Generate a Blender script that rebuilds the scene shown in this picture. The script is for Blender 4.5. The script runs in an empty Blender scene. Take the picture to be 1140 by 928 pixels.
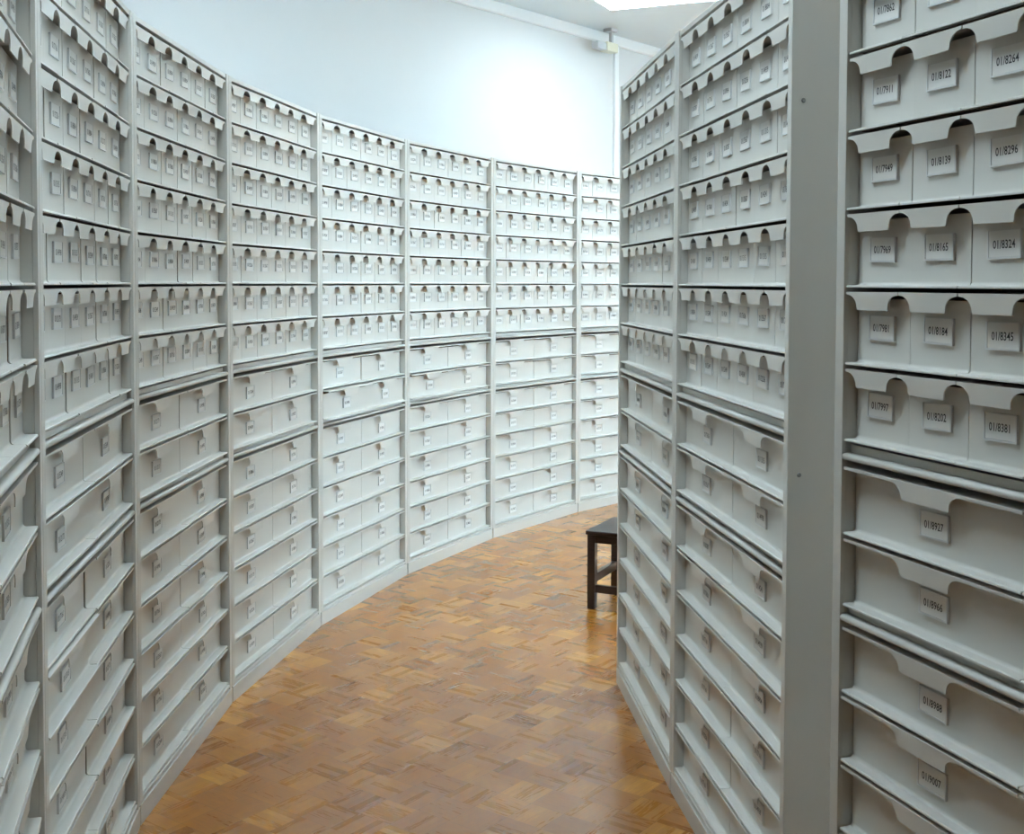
import bpy, bmesh, math, random
from mathutils import Vector, Matrix
random.seed(7)
S = bpy.context.scene
col = S.collection

# ------------------------------------------------------------------ dimensions (metres)
P = 0.163                    # height of a small drawer row
CAM_H = 1.713
ZT = {'top': 1.713+0.825, 'T1': 1.713+0.802}
G1 = 1.713-0.339             # underside of the seventh small row
K1 = 1.713-0.385             # top of first wide row
WP1 = 0.1535
K2 = 1.713-0.729             # top of third wide row
WP2 = 0.1497
PL = K2-6*WP2                # top of plinth
W = 1.115
STRIP = 0.030
DEPTH = 0.42
REC = 0.036                  # how far the drawer fronts sit behind the posts
LEDGE = 0.005                # front of ledges/pulls behind the posts

# ------------------------------------------------------------------ materials
def new_mat(name):
    m = bpy.data.materials.new(name); m.use_nodes = True
    nt = m.node_tree; b = nt.nodes['Principled BSDF']
    return m, nt, b

def simple(name, rgb, rough=0.5, noise=0.0, scale=8.0, metallic=0.0, bump=0.0, spec=0.5):
    m, nt, b = new_mat(name)
    b.inputs['Roughness'].default_value = rough
    b.inputs['Metallic'].default_value = metallic
    b.inputs['Specular IOR Level'].default_value = spec
    tc = nt.nodes.new('ShaderNodeTexCoord')
    nz = nt.nodes.new('ShaderNodeTexNoise'); nz.inputs['Scale'].default_value = scale
    nz.inputs['Detail'].default_value = 4
    nt.links.new(tc.outputs['Object'], nz.inputs['Vector'])
    mx = nt.nodes.new('ShaderNodeMix'); mx.data_type = 'RGBA'
    mx.inputs['A'].default_value = (*[c*(1-noise) for c in rgb], 1)
    mx.inputs['B'].default_value = (*[min(1, c*(1+noise)) for c in rgb], 1)
    nt.links.new(nz.outputs['Fac'], mx.inputs['Factor'])
    nt.links.new(mx.outputs['Result'], b.inputs['Base Color'])
    if bump:
        bp = nt.nodes.new('ShaderNodeBump'); bp.inputs['Strength'].default_value = bump
        bp.inputs['Distance'].default_value = 0.002
        nt.links.new(nz.outputs['Fac'], bp.inputs['Height'])
        nt.links.new(bp.outputs['Normal'], b.inputs['Normal'])
    return m

def paint_mat():
    """grey-white stove enamel, each piece very slightly different"""
    m, nt, b = new_mat('enamel_paint')
    b.inputs['Roughness'].default_value = 0.42
    oi = nt.nodes.new('ShaderNodeObjectInfo')
    tc = nt.nodes.new('ShaderNodeTexCoord')
    nz = nt.nodes.new('ShaderNodeTexNoise'); nz.inputs['Scale'].default_value = 9
    nt.links.new(tc.outputs['Object'], nz.inputs['Vector'])
    ad = nt.nodes.new('ShaderNodeMath'); ad.operation = 'MULTIPLY_ADD'
    ad.inputs[1].default_value = 0.6
    nt.links.new(oi.outputs['Random'], ad.inputs[0]); 
    sc = nt.nodes.new('ShaderNodeMath'); sc.operation = 'MULTIPLY'; sc.inputs[1].default_value = 0.4
    nt.links.new(nz.outputs['Fac'], sc.inputs[0]); nt.links.new(sc.outputs[0], ad.inputs[2])
    mx = nt.nodes.new('ShaderNodeMix'); mx.data_type = 'RGBA'
    mx.inputs['A'].default_value = (0.62, 0.608, 0.570, 1)
    mx.inputs['B'].default_value = (0.675, 0.663, 0.625, 1)
    nt.links.new(ad.outputs[0], mx.inputs['Factor'])
    nt.links.new(mx.outputs['Result'], b.inputs['Base Color'])
    return m

M_paint = paint_mat()
M_frame = simple('frame_enamel', (0.585, 0.572, 0.535), 0.38, 0.03, 3)
M_box = simple('drawer_box_board', (0.16, 0.10, 0.06), 0.8, 0.35, 6)
M_holder = simple('holder_metal', (0.70, 0.71, 0.71), 0.3, 0.03, 20)
M_card = simple('label_card', (0.80, 0.80, 0.78), 0.7, 0.04, 30)
M_ink = simple('label_ink', (0.04, 0.04, 0.045), 0.6, 0.1, 50)
M_dark = simple('gap_shadow_board', (0.05, 0.045, 0.04), 0.8, 0.2, 5)
M_wall = simple('wall_plaster', (0.66, 0.665, 0.66), 0.75, 0.015, 2.5, bump=0.1)
M_dim = simple('bounce_dimming_wall_brown', (0.27, 0.20, 0.13), 0.8, 0.05, 2.0)  # invented tone for unseen walls, dims and warms the light they bounce
M_ceil = simple('ceiling_plaster', (0.78, 0.85, 0.88), 0.8, 0.02, 1.5)
M_white = simple('white_trim', (0.85, 0.86, 0.86), 0.45, 0.01, 10)
M_beige = simple('beige_plastic', (0.72, 0.70, 0.56), 0.45, 0.02, 10)
M_grey = simple('grey_plastic', (0.50, 0.51, 0.52), 0.5, 0.03, 10)
M_screw = simple('screw_steel', (0.25, 0.25, 0.25), 0.4, 0.1, 40, metallic=0.8)

def wood_dark():
    m, nt, b = new_mat('dark_stained_wood')
    tc = nt.nodes.new('ShaderNodeTexCoord'); mp = nt.nodes.new('ShaderNodeMapping')
    mp.inputs['Scale'].default_value = (3, 3, 30)
    nz = nt.nodes.new('ShaderNodeTexNoise'); nz.inputs['Scale'].default_value = 3; nz.inputs['Detail'].default_value = 6
    cr = nt.nodes.new('ShaderNodeValToRGB')
    cr.color_ramp.elements[0].position = .3; cr.color_ramp.elements[0].color = (0.008, 0.003, 0.002, 1)
    cr.color_ramp.elements[1].position = .75; cr.color_ramp.elements[1].color = (0.026, 0.009, 0.006, 1)
    nt.links.new(tc.outputs['Object'], mp.inputs['Vector']); nt.links.new(mp.outputs[0], nz.inputs['Vector'])
    nt.links.new(nz.outputs['Fac'], cr.inputs['Fac']); nt.links.new(cr.outputs['Color'], b.inputs['Base Color'])
    b.inputs['Roughness'].default_value = 0.3; 
    return m
M_wood = wood_dark()

def parquet():
    """small-block parquet laid in squares of three strips, direction alternating"""
    m, nt, b = new_mat('block_parquet')
    N, L = nt.nodes, nt.links
    def math_(op, a=None, c=None, d=None):
        n = N.new('ShaderNodeMath'); n.operation = op
        for i, v in enumerate((a, c, d)):
            if v is None: continue
            if isinstance(v, (int, float)): n.inputs[i].default_value = v
            else: L.new(v, n.inputs[i])
        return n.outputs[0]
    tc = N.new('ShaderNodeTexCoord'); mp = N.new('ShaderNodeMapping')
    mp.inputs['Rotation'].default_value = (0, 0, math.radians(-2))
    L.new(tc.outputs['Object'], mp.inputs['Vector'])
    sx = N.new('ShaderNodeSeparateXYZ'); L.new(mp.outputs[0], sx.inputs[0])
    u = math_('DIVIDE', sx.outputs['X'], 0.132); v = math_('DIVIDE', sx.outputs['Y'], 0.132)
    cu, cv = math_('FLOOR', u), math_('FLOOR', v)
    fu, fv = math_('FRACT', u), math_('FRACT', v)
    par = math_('FLOORED_MODULO', math_('ADD', cu, cv), 2.0)
    inv = math_('SUBTRACT', 1.0, par)
    a = math_('ADD', math_('MULTIPLY', fu, par), math_('MULTIPLY', fv, inv))     # across the strips
    c = math_('ADD', math_('MULTIPLY', fv, par), math_('MULTIPLY', fu, inv))     # along the strips
    a3 = math_('MULTIPLY', a, 5.0); idx = math_('FLOOR', a3); fa = math_('FRACT', a3)
    cb = N.new('ShaderNodeCombineXYZ'); L.new(cu, cb.inputs[0]); L.new(cv, cb.inputs[1]); L.new(idx, cb.inputs[2])
    wn = N.new('ShaderNodeTexWhiteNoise'); wn.noise_dimensions = '3D'; L.new(cb.outputs[0], wn.inputs['Vector'])
    sq = N.new('ShaderNodeTexWhiteNoise'); sq.noise_dimensions = '2D'; L.new(cb.outputs[0], sq.inputs['Vector'])
    # grain
    gc = N.new('ShaderNodeCombineXYZ')
    L.new(math_('ADD', math_('MULTIPLY', a, 14.0), math_('MULTIPLY', wn.outputs['Value'], 90.0)), gc.inputs[0])
    L.new(math_('MULTIPLY', c, 1.6), gc.inputs[1]); L.new(math_('ADD', cu, math_('MULTIPLY', cv, 7.0)), gc.inputs[2])
    gn = N.new('ShaderNodeTexNoise'); gn.inputs['Scale'].default_value = 1.4; gn.inputs['Detail'].default_value = 5
    L.new(gc.outputs[0], gn.inputs['Vector'])
    big = N.new('ShaderNodeTexNoise'); big.inputs['Scale'].default_value = 1.1; L.new(tc.outputs['Object'], big.inputs['Vector'])
    t = math_('ADD', math_('ADD', math_('MULTIPLY', wn.outputs['Value'], 0.20), math_('MULTIPLY', math_('POWER', sq.outputs['Value'], 1.8), 0.42)), math_('ADD', math_('MULTIPLY', gn.outputs['Fac'], 0.42), math_('MULTIPLY', big.outputs['Fac'], 0.18)))
    cr = N.new('ShaderNodeValToRGB'); e = cr.color_ramp.elements
    e[0].position = 0.22; e[0].color = (0.215, 0.068, 0.006, 1)
    e[1].position = 0.95; e[1].color = (0.60, 0.29, 0.052, 1)
    x = e.new(0.50); x.color = (0.325, 0.118, 0.011, 1)
    x = e.new(0.74); x.color = (0.41, 0.168, 0.019, 1)
    L.new(t, cr.inputs['Fac'])
    # joints
    def edge(f, w):   # 1 near 0 or 1
        d = math_('MINIMUM', f, math_('SUBTRACT', 1.0, f))
        return math_('LESS_THAN', d, w)
    j = math_('MAXIMUM', math_('MULTIPLY', edge(fa, 0.02), 0.4), math_('MAXIMUM', edge(c, 0.009), edge(a, 0.009)))
    mx = N.new('ShaderNodeMix'); mx.data_type = 'RGBA'
    L.new(math_('MULTIPLY', j, 0.4), mx.inputs['Factor']); L.new(cr.outputs['Color'], mx.inputs['A'])
    mx.inputs['B'].default_value = (0.05, 0.018, 0.007, 1)
    L.new(mx.outputs['Result'], b.inputs['Base Color'])
    rr = math_('ADD', 0.22, math_('ADD', math_('MULTIPLY', gn.outputs['Fac'], 0.08), math_('MULTIPLY', wn.outputs['Value'], 0.06)))
    L.new(rr, b.inputs['Roughness'])
    b.inputs['Coat Weight'].default_value = 0.6; b.inputs['Coat Roughness'].default_value = 0.21
    return m
M_floor = parquet()

def emit(name, rgb, st):
    m = bpy.data.materials.new(name); m.use_nodes = True; nt = m.node_tree
    nt.nodes.remove(nt.nodes['Principled BSDF'])
    e = nt.nodes.new('ShaderNodeEmission'); e.inputs[0].default_value = (*rgb, 1); e.inputs[1].default_value = st
    nt.links.new(e.outputs[0], nt.nodes['Material Output'].inputs[0]); return m

# ------------------------------------------------------------------ mesh helpers
def box(bm, x0, x1, y0, y1, z0, z1, mi=0, bev=0.0):
    vs = [bm.verts.new(p) for p in ((x0,y0,z0),(x1,y0,z0),(x1,y1,z0),(x0,y1,z0),(x0,y0,z1),(x1,y0,z1),(x1,y1,z1),(x0,y1,z1))]
    fs = [bm.faces.new([vs[i] for i in q]) for q in ((0,3,2,1),(4,5,6,7),(0,1,5,4),(1,2,6,5),(2,3,7,6),(3,0,4,7))]
    for f in fs: f.material_index = mi
    if bev:
        r = bmesh.ops.bevel(bm, geom=list({e for f in fs for e in f.edges}), offset=bev, segments=2, affect='EDGES', profile=0.5)
        for f in r['faces']: f.material_index = mi
    return vs

def prism(bm, pts, axis, a0, a1, mi=0, smooth=False):
    """closed outline extruded along an axis ('x': pts are (y,z); 'y': pts are (x,z))"""
    def mk(p, a): return (a, p[0], p[1]) if axis == 'x' else (p[0], a, p[1])
    A = [bm.verts.new(mk(p, a0)) for p in pts]; B = [bm.verts.new(mk(p, a1)) for p in pts]
    n = len(pts); fs = [bm.faces.new(A), bm.faces.new(B[::-1])]
    for i in range(n):
        f = bm.faces.new((A[i], B[i], B[(i+1) % n], A[(i+1) % n])); f.smooth = smooth; fs.append(f)
    for f in fs: f.material_index = mi
    return fs

def mesh(name, bm, mats):
    bmesh.ops.recalc_face_normals(bm, faces=bm.faces)
    me = bpy.data.meshes.new(name); bm.to_mesh(me); bm.free()
    for m in mats: me.materials.append(m)
    return me

def link(name, me, parent=None, loc=(0,0,0), rotz=0.0):
    o = bpy.data.objects.new(name, me); col.objects.link(o)
    if parent: o.parent = parent
    o.location = loc; o.rotation_euler = (0, 0, rotz); return o

def thing(name, label, cat, loc=(0,0,0), rotz=0.0, group=None):
    o = link(name, None, None, loc, rotz); o['label'] = label; o['category'] = cat
    if group: o['group'] = group
    return o

def struct(name, me, loc=(0,0,0), rotz=0.0, parent=None):
    o = link(name, me, parent, loc, rotz)
    if not parent: o['kind'] = 'structure'
    return o

# ------------------------------------------------------------------ drawer shapes (origin: top centre of the cell, at the post front plane)
def drawer_mesh(w, h):
    bm = bmesh.new(); g = 0.0009 if w < 0.3 else 0.0018; x0, x1 = -w/2+g, w/2-g
    t = 0.0022; zb = -h+0.0075; R = 0.007
    # front sheet: top edge, straight down, wide curve, flat ledge, short turned-down lip
    outer = [(REC, -0.019), (REC, zb+t+R)]
    for k in range(1, 7):
        a = k/6*math.pi/2
        outer.append((REC-R+R*math.cos(a), zb+t+R-R*math.sin(a)))
    outer += [(LEDGE+0.002, zb+t), (LEDGE, zb+t-0.002)]
    inner = [(LEDGE, zb-0.003), (LEDGE+t, zb-0.003), (LEDGE+t, zb), (REC-R, zb)]
    for k in range(1, 7):
        a = math.pi/2-k/6*math.pi/2
        inner.append((REC-R+(R+t)*math.cos(a), zb+t+R-(R+t)*math.sin(a)))
    inner += [(REC+t, -0.019)]
    prism(bm, outer+inner, 'x', x0, x1, 0)
    # box behind the front: two sides, bottom, back, and the top strip that carries the pull
    y1 = 0.385; s = 0.003
    box(bm, x0, x0+s, REC+t, y1, zb, -0.022, 1); box(bm, x1-s, x1, REC+t, y1, zb, -0.022, 1)
    box(bm, x0+s, x1-s, REC+t, y1, zb, zb+s, 1); box(bm, x0+s, x1-s, y1-s, y1, zb+s, -0.022, 1)
    box(bm, x0, x1, LEDGE+0.0025, 0.30, -0.0065, -0.0045, 0)
    return mesh('drawer', bm, [M_paint, M_box])

def pull_mesh(w, half, r):
    """hanging tab with hollow rounded shoulders, slightly curved in section"""
    bm = bmesh.new(); g = 0.0016; hw = w/2-g; t = 0.0024
    zt, zf, zb = -0.0045, -0.0105, -0.0425
    r = min(r, hw-half-0.001); rv = min(r, 0.024)
    right = [(hw, zt), (hw, zf)]
    if hw-half-r > 0.002: right.append((half+r, zf))
    for k in range(1, 9):
        a = k/8*math.pi/2
        right.append((half+r-r*math.sin(a), zf-rv+rv*math.cos(a)))
    right += [(half-0.0012, zb+0.0015), (half-0.003, zb)]
    pts = right+[(-x, z) for x, z in reversed(right)]
    def yo(z): return LEDGE + 0.0 + max(0, (-0.008-z))*0.05
    A = [bm.verts.new((x, yo(z), z)) for x, z in pts]; B = [bm.verts.new((x, yo(z)+t, z)) for x, z in pts]
    bm.faces.new(A); bm.faces.new(B[::-1]); n = len(pts)
    for i in range(n): bm.faces.new((A[i], B[i], B[(i+1) % n], A[(i+1) % n]))
    bm.normal_update(); bmesh.ops.triangulate(bm, faces=[f for f in bm.faces if len(f.verts) > 4])
    return mesh('pull', bm, [M_paint])

_tc = {}
def text_faces(bm, s, cx, cz, y, hgt, mi):
    if s not in _tc:
        cu = bpy.data.curves.new('t', 'FONT'); cu.body = s; cu.size = 1; cu.resolution_u = 2
        cu.align_x = 'CENTER'; cu.align_y = 'CENTER'; cu.offset = 0.012
        o = bpy.data.objects.new('t', cu); col.objects.link(o)
        dg = bpy.context.evaluated_depsgraph_get(); me = bpy.data.meshes.new_from_object(o.evaluated_get(dg))
        vs = [v.co.copy() for v in me.vertices]; fs = [tuple(p.vertices) for p in me.polygons]
        bpy.data.objects.remove(o); bpy.data.curves.remove(cu); bpy.data.meshes.remove(me)
        _tc[s] = (vs, fs)
    vs, fs = _tc[s]
    n = [bm.verts.new((cx+v.x*hgt*0.80, y, cz+v.y*hgt)) for v in vs]
    for f in fs:
        try: q = bm.faces.new([n[i] for i in f]); q.material_index = mi
        except ValueError: pass

def label_mesh(s):
    """metal holder standing off the drawer front with a printed card; origin at its centre on the front sheet"""
    bm = bmesh.new(); a, b_, e = 0.0425, 0.0255, 0.0035
    y0, y1 = -0.0055, -0.0003
    box(bm, -a, a, y0+0.0018, y1, -b_, b_, 0)
    box(bm, -a, -a+e, y0, y0+0.0018, -b_, b_, 0); box(bm, a-e, a, y0, y0+0.0018, -b_, b_, 0)
    box(bm, -a+e, a-e, y0, y0+0.0018, -b_, -b_+e, 0)
    box(bm, -a+e+.0005, a-e-.0005, y0+0.0010, y0+0.0018, -b_+e+.0005, b_-.001, 1)
    text_faces(bm, s, 0.0, -0.0005, y0+0.0007, 0.0215, 2)
    return mesh('label_holder', bm, [M_holder, M_card, M_ink])

IW = W-2*STRIP
SW, WW = IW/6, IW/2
ME_small = drawer_mesh(SW, P); ME_w1 = drawer_mesh(WW, WP1); ME_w2 = drawer_mesh(WW, WP2)
ME_ps = pull_mesh(SW, 0.0525, 0.034); ME_pw = pull_mesh(WW, 0.072, 0.034)
rnd = random.Random(3)
GEN = [label_mesh('01/%04d' % rnd.randint(1100, 9900)) for _ in range(14)]

# ------------------------------------------------------------------ cabinet carcass meshes (origin: left front bottom corner)
H = ZT['top']
def carcass_side(left):
    bm = bmesh.new()
    if left: box(bm, 0.0012, STRIP, 0, 0.012, PL-0.02, H, 0, 0.0015); box(bm, 0.008, STRIP-0.002, 0.012, DEPTH, 0.0, H-0.004, 0)
    else: box(bm, W-STRIP, W-0.0012, 0, 0.012, PL-0.02, H, 0, 0.0015); box(bm, W-STRIP+0.002, W-0.008, 0.012, DEPTH, 0.0, H-0.004, 0)
    return mesh('side_panel', bm, [M_frame])
def end_side():
    """closed end sheet with its fixing screws"""
    bm = bmesh.new(); box(bm, W-STRIP, W-0.0012, 0, DEPTH, 0.0, H, 0, 0.002)
    for z in (0.35, 1.25, 2.15):
        for y in (0.03, DEPTH-0.03):
            r = bmesh.ops.create_cone(bm, cap_ends=True, segments=12, radius1=0.006, radius2=0.004, depth=0.003,
                matrix=Matrix.Translation((W, y, z)) @ Matrix.Rotation(math.pi/2, 4, 'Y'))
            for v in r['verts']:
                for f in v.link_faces: f.material_index = 1
    return mesh('side_panel', bm, [M_frame, M_screw])
def flat(name, *b, m=None, bev=0.0):
    bm = bmesh.new(); box(bm, *b, 0, bev); return mesh(name, bm, [m or M_frame])
ME_sl, ME_sr, ME_end = carcass_side(True), carcass_side(False), end_side()
ME_back = flat('back_panel', STRIP, W-STRIP, DEPTH-0.012, DEPTH, 0.02, H-0.005)
ME_top = flat('top_panel', STRIP, W-STRIP, 0.004, DEPTH-0.012, H-0.018, H-0.002, bev=0.0015)
def plinth_mesh():
    bm = bmesh.new()
    box(bm, 0.006, W-0.006, -0.002, 0.0115, 0.0, PL-0.021, 0, 0.0015); box(bm, STRIP, W-STRIP, 0.006, 0.024, PL-0.022, PL-0.012, 0)
    box(bm, STRIP, W-STRIP, 0.001, DEPTH-0.012, PL-0.012, PL-0.002, 0, 0.002)
    return mesh('plinth', bm, [M_frame])
ME_plinth = plinth_mesh()
def rail_mesh(ztop, zbot):
    """rounded bar with a set-back dark web above it"""
    bm = bmesh.new(); hgt = 0.015; z0 = zbot; r = hgt/2
    pts = [(0.030, z0), (0.008, z0)]
    for k in range(1, 6):
        a = k/6*math.pi; pts.append((0.008-r*math.sin(a), z0+r-r*math.cos(a)))
    pts += [(0.008, z0+hgt), (0.030, z0+hgt)]
    prism(bm, pts, 'x', STRIP, W-STRIP, 0, True)
    box(bm, STRIP, W-STRIP, 0.030, 0.36, z0+0.003, z0+hgt-0.002, 0)
    box(bm, STRIP, W-STRIP, 0.022, 0.026, z0+hgt, ztop, 0)
    return mesh('rail', bm, [M_frame])
ME_rail1 = rail_mesh(G1-0.004, K1+0.010)
ME_rail2 = rail_mesh(K2+0.034, K2+0.008)

def make_cabinet(label, cat, origin, direc, group, shapes='gen', end=False, pulled=None, push=0.0, texts=None):
    rot = math.atan2(direc[1], direc[0])
    c = thing('card_cabinet', label, cat, (origin[0], origin[1], 0), rot, group)
    link('side_panel', ME_sl, c); link('side_panel', ME_end if end else ME_sr, c)
    link('back_panel', ME_back, c); link('top_panel', ME_top, c); link('plinth', ME_plinth, c)
    link('rail', ME_rail1, c); link('rail', ME_rail2, c)
    def drawer(me, mp, x, z, lz, row, k):
        d = link('drawer', me, c, (x, rnd.uniform(-0.0012, 0.0012)+push*rnd.random()-(pulled or {}).get((row, k), 0.0), z))
        link('pull', mp, d)
        lm = (texts or {}).get((row, k)) or GEN[rnd.randrange(len(GEN))]
        q = link('label_holder', lm, d, (rnd.uniform(-.003, .003), REC, lz+rnd.uniform(-.002, .002)))
        q.rotation_euler = (0, rnd.uniform(-.03, .03), 0)
    for r in range(7):
        for k in range(6):
            drawer(ME_small, ME_ps, STRIP+SW*(k+.5), ZT['T1']-r*P, -0.079, r, k)
    for r in range(8):
        z = K1-r*WP1 if r < 2 else K2-(r-2)*WP2
        for k in range(2):
            drawer(ME_w1 if r < 2 else ME_w2, ME_pw, STRIP+WW*(k+.5), z, -0.085, 7+r, k)
    return c

# ------------------------------------------------------------------ left row: eight cabinets round a curve
pts = {1: (-1.1657, 3.7096), 2: (-1.1347, 4.8425), 3: (-0.9482, 5.9359), 4: (-0.6095, 6.9970), 5: (-0.1238, 8.0053), 6: (0.4982, 8.9352)}
step = math.radians(8.05); h0 = math.radians(1.6)
# nodes re-laid at exact cabinet width starting from post 3
node = {3: Vector(pts[3])}
def hd(i): return math.radians(-7.2) if i == 0 else (math.radians(-15.0) if i == -1 else h0+step*(i-1))        # heading of the cabinet from post i to i+1
for i in (3, 4, 5, 6, 7): node[i+1] = node[i]+Vector((math.sin(hd(i)), math.cos(hd(i))))*W
for i in (2, 1, 0, -1): node[i] = node[i+1]-Vector((math.sin(hd(i)), math.cos(hd(i))))*W
GL = 'card cabinets in the curved row on the left'
lab = {
 -1: 'tall grey-white card cabinet cut off by the left edge of the photo',
  0: 'steeply foreshortened card cabinet second from the left edge, top rows above the frame',
  1: 'card cabinet third from left edge, its corner foot lowest on the parquet',
  2: 'card cabinet fourth from left edge, just before the one with the opened drawer',
  3: 'card cabinet with a wide drawer left standing slightly open above its lower rail',
  4: 'card cabinet just beyond the one whose wide drawer stands slightly open',
  5: 'brightly lit card cabinet seen almost head-on, second to last in the curved row',
  6: 'farthest visible card cabinet of the curved row, partly hidden by straight row',
}
for i in range(-1, 7):
    hh = hd(i)
    make_cabinet(lab[i], 'cabinet', node[i], (math.sin(hh), math.cos(hh)), GL,
                 pulled={3: {(8, 0): 0.036, (8, 1): 0.022}, 4: {(8, 0): 0.018}, 0: {(10, 0): 0.01}}.get(i), push=0.004 if i < 2 else 0.001)

# ------------------------------------------------------------------ right side
A0, A1, A2 = Vector((0.6657, 2.8870)), Vector((0.5417, 3.9828)), Vector((0.4553, 5.0772))
d1 = (A0-A1).normalized(); make_cabinet('nearer card cabinet of right-hand pair, with a plain grey end panel', 'cabinet', A0-d1*W, d1, 'pair of card cabinets right of the aisle', end=True)
q1 = A0-d1*W; d2 = (q1-A2).normalized()
make_cabinet('farther card cabinet of right-hand pair, standing in front of the dark stool', 'cabinet', q1-d2*W, d2, 'pair of card cabinets right of the aisle')
B0, B1 = Vector((0.6930, 2.5750)), Vector((0.8595, 2.0856)); db = (B1-B0).normalized()
T = {}
cols3 = {0: {0: '01/7831', 1: '01/7862', 2: '01/7911', 3: '01/7949', 4: '01/7969', 5: '01/7981', 6: '01/7997'},
         1: {0: '01/8081', 1: '01/8103', 2: '01/8122', 3: '01/8139', 4: '01/8165', 5: '01/8184', 6: '01/8202'},
         2: {0: '01/8221', 1: '01/8243', 2: '01/8264', 3: '01/8296', 4: '01/8324', 5: '01/8345', 6: '01/8381'}}
for k, rows in cols3.items():
    for r, s in rows.items(): T[(r, k)] = s
for r, s in zip(range(7, 15), ('01/8927', '01/8966', '01/8988', '01/9007', '01/9021', '01/9048', '01/9066', '01/9083')): T[(r, 0)] = s
T = {k: label_mesh(s) for k, s in T.items()}
make_cabinet('nearest card cabinet at the right edge, its numbered label cards readable', 'cabinet', B0, db, None, texts=T)

# ------------------------------------------------------------------ stool
u = Vector((0.905, -0.425)); u.normalize()
st = thing('wooden_stool', 'dark brown wooden stool on the parquet, half hidden behind a card cabinet', 'stool', (0.398, 6.265, 0), math.atan2(u.y, u.x))
SWD, SDP, SH, LG = 0.42, 0.40, 0.415, 0.042
def sbox(name, *b, bev=0.003):
    return link(name, flat(name, *b, m=M_wood, bev=bev), st)
sbox('seat', -0.008, SWD+0.008, -0.008, SDP+0.008, SH-0.022, SH, bev=0.005)
for x in (0, SWD-LG):
    for y in (0, SDP-LG): sbox('leg', x, x+LG, y, y+LG, 0, SH-0.022)
for y in (0.004, SDP-0.024): sbox('apron', LG, SWD-LG, y, y+0.02, SH-0.064, SH-0.022)
for x in (0.004, SWD-0.024): sbox('apron', x, x+0.02, LG, SDP-LG, SH-0.064, SH-0.022)
for y in (0.006, SDP-0.036): sbox('stretcher', LG, SWD-LG, y, y+0.03, 0.088, 0.128)
for x in (0.006, SWD-0.036): sbox('stretcher', x, x+0.03, LG, SDP-LG, 0.135, 0.180)

# ------------------------------------------------------------------ room: rectangle turned 39 degrees; local x along the long white wall, local y into it
CH = CAM_H+2.2
base = Vector((-0.476, 9.1)); wd = Vector((0.629, 0.777)).normalized(); wr = math.atan2(wd.y, wd.x)
T0, T1, DN = -11.0, 4.6, 9.2
def rstruct(name, me): return struct(name, me, (base.x, base.y, 0), wr)
bm = bmesh.new(); box(bm, T0-.2, T1+.2, -DN-.2, .2, -0.1, 0.0); fl = mesh('floor', bm, [M_floor]); rstruct('floor', fl)
bm = bmesh.new(); box(bm, T0-.2, T1+.2, -DN-.2, .2, CH, CH+.15); rstruct('ceiling', mesh('ceiling', bm, [M_ceil]))
bm = bmesh.new(); box(bm, T0, T1, 0, .2, 0, CH); rstruct('wall_left', mesh('wall_left', bm, [M_wall]))
bm = bmesh.new(); box(bm, T1, T1+.2, -DN, .2, 0, CH); rstruct('wall_far', mesh('wall_far', bm, [M_wall]))
bm = bmesh.new(); box(bm, T0-.2, T0, -DN, .2, 0, CH); rstruct('wall_near', mesh('wall_near', bm, [M_dim]))
# window wall on the right
WIN = [(-1.3, 0.5), (1.9, 3.7)]; z0, z1 = 0.85, 3.35
bm = bmesh.new()
box(bm, T0, T1, -DN-.2, -DN, 0, z0); box(bm, T0, T1, -DN-.2, -DN, z1, CH)
xs = [T0]+[v for p in WIN for v in p]+[T1]
for a, b_ in zip(xs[::2], xs[1::2]): box(bm, a, b_, -DN-.2, -DN, z0, z1)
rstruct('wall_right', mesh('wall_right', bm, [M_dim]))
m, nt, b = new_mat('window_glass'); b.inputs['Transmission Weight'].default_value = 1; b.inputs['Roughness'].default_value = 0; b.inputs['IOR'].default_value = 1.02
M_glass = m
for n, (a, b_) in enumerate(WIN):
    bm = bmesh.new(); yc = -DN-.08
    for x in (a, (a+b_)/2-.03, b_-.06): box(bm, x, x+.06, yc-.03, yc+.03, z0, z1)
    for z in (z0, z0+1.6, z1-.06): box(bm, a, b_, yc-.028, yc+.028, z, z+.06)
    w_ = rstruct('window_%d' % (n+1), mesh('window_frame', bm, [M_white]))
    bm = bmesh.new(); box(bm, a+.01, b_-.01, yc-.004, yc+.004, z0+.01, z1-.01)
    g_ = link('pane', mesh('pane', bm, [M_glass]), w_)
    L = bpy.data.lights.new('daylight', 'AREA'); L.shape = 'RECTANGLE'; L.size = b_-a; L.size_y = z1-z0
    L.energy = 2300; L.color = (0.58, 0.84, 1.0)
    lo = bpy.data.objects.new('window_daylight', L); col.objects.link(lo)
    p = base+wd*((a+b_)/2)+Vector((wd.y, -wd.x))*(DN+.32)
    lo.location = (p.x, p.y, (z0+z1)/2)
    lo.rotation_euler = Vector((-wd.y, wd.x, 0)).to_track_quat('-Z', 'Z').to_euler()
# cornice: two-step moulding along the long wall and the far wall
bm = bmesh.new()
prism(bm, [(0, CH-.095), (-.022, CH-.095), (-.03, CH-.085), (-.03, CH-.03), (-.012, CH-.025), (-.012, CH), (0, CH)], 'x', T0, T1, 0)
rstruct('trim_1', mesh('cornice', bm, [M_white]))
bm = bmesh.new(); box(bm, T1-.03, T1, -DN, -.03, CH-.095, CH-.03); rstruct('trim_2', mesh('cornice', bm, [M_white]))
for nme, bb in (('baseboard_left', (T0, T1, -.018, 0, 0, .1)), ('baseboard_far', (T1-.018, T1, -DN, -.02, 0, .1))):
    bm = bmesh.new(); box(bm, *bb); rstruct(nme, mesh(nme, bm, [M_white]))
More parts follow.
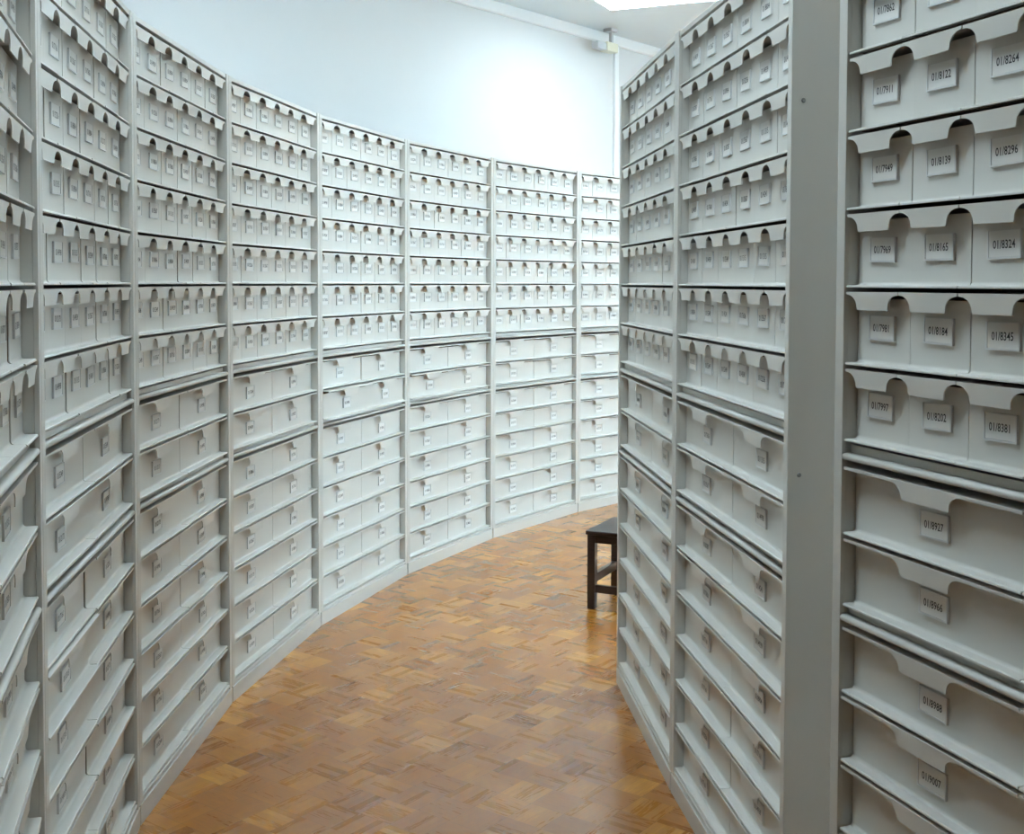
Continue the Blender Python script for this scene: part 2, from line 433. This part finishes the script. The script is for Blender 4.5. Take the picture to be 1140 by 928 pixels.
# vertical casing strip on the long wall
def wall_hit(px):      # point on the long wall seen at photo column px
    k = (px-570)/1338.0
    t = (k*base.y-base.x)/(wd.x-k*wd.y); return t
t = wall_hit(683)
bm = bmesh.new(); box(bm, t-.03, t+.03, -.025, 0, 0.1, CH-.095, 0, 0.006); rstruct('trim_3', mesh('wall_strip', bm, [M_white]))

# fixture below the cornice
t = wall_hit(655)
sf = thing('security_camera', 'small beige camera on a short bracket just under the ceiling cornice', 'camera', (0, 0, 0), wr)
p = base+wd*t; sf.location = (p.x, p.y, 0)
zc = CH-.135
bm = bmesh.new(); box(bm, 0, .16, -.19, -.10, zc-.075, zc+.005, 0, .008); link('housing', mesh('housing', bm, [M_beige]), sf)
bm = bmesh.new(); box(bm, -.13, 0, -.18, -.11, zc-.07, zc-.005, 0, .008); link('front_hood', mesh('front_hood', bm, [M_grey]), sf)
bm = bmesh.new(); box(bm, .10, .13, -.16, -.13, zc+.004, CH-.03, 0, .003); box(bm, .07, .16, -.18, -.09, CH-.03, CH, 0, .004)
link('bracket', mesh('bracket', bm, [M_grey]), sf)

# ceiling lights; all but the first are unseen, added to light cabinets and wall
M_tube = emit('lit_diffuser', (0.74, 0.91, 1.0), 21.0)
bm = bmesh.new(); box(bm, -.20, .20, -.75, .75, -.07, 0.0, 0, .004); ME_lh = mesh('housing', bm, [M_white])
bm = bmesh.new(); box(bm, -.185, .185, -.735, .735, -.078, -.0705, 0, .002); ME_ld = mesh('diffuser', bm, [M_tube])
first = True
for i, (tt, nn) in enumerate(((None, None), (3.3, -2.6), (0.62, -5.0), (3.3, -5.0), (-2.7, -2.0), (-5.2, -4.1))):
    if True:
        p = Vector((1.36, 8.99)) if i == 0 else base+wd*tt+Vector((-wd.y, wd.x))*nn
        l = thing('ceiling_light', 'white strip ceiling light glowing above the far end of the aisle' if i == 0 else 'white strip ceiling light added out of the frame for its light', 'light',
                  (p.x, p.y, CH), math.radians(66.1), 'strip ceiling lights')
        link('housing', ME_lh, l); link('diffuser', ME_ld, l)

# ------------------------------------------------------------------ world, camera
wld = bpy.data.worlds.new('World'); S.world = wld; wld.use_nodes = True
bg = wld.node_tree.nodes['Background']; bg.inputs[0].default_value = (0.75, 0.88, 1.0, 1); bg.inputs[1].default_value = 1.0

cd = bpy.data.cameras.new('Camera'); cam = bpy.data.objects.new('Camera', cd); col.objects.link(cam)
cd.sensor_fit = 'HORIZONTAL'; cd.sensor_width = 36; cd.lens = 1338.35*36/1140
cd.shift_y = -(464-364.5)/1140
cam.location = (0, 0, CAM_H)
cam.rotation_euler = (Matrix.Rotation(math.radians(90-2.146), 3, 'X') @ Matrix.Rotation(math.radians(0.165), 3, 'Z')).to_euler()
cd.clip_start = 0.02
S.camera = cam
S.view_settings.view_transform = 'Standard'; S.view_settings.look = 'None'
S.view_settings.gamma = 1; S.view_settings.use_curve_mapping = False
S.view_settings.exposure = 0.62
S.cycles.use_denoising = True
S.cycles.max_bounces = 8; S.cycles.diffuse_bounces = 5; S.cycles.glossy_bounces = 3
S.cycles.sample_clamp_indirect = 6
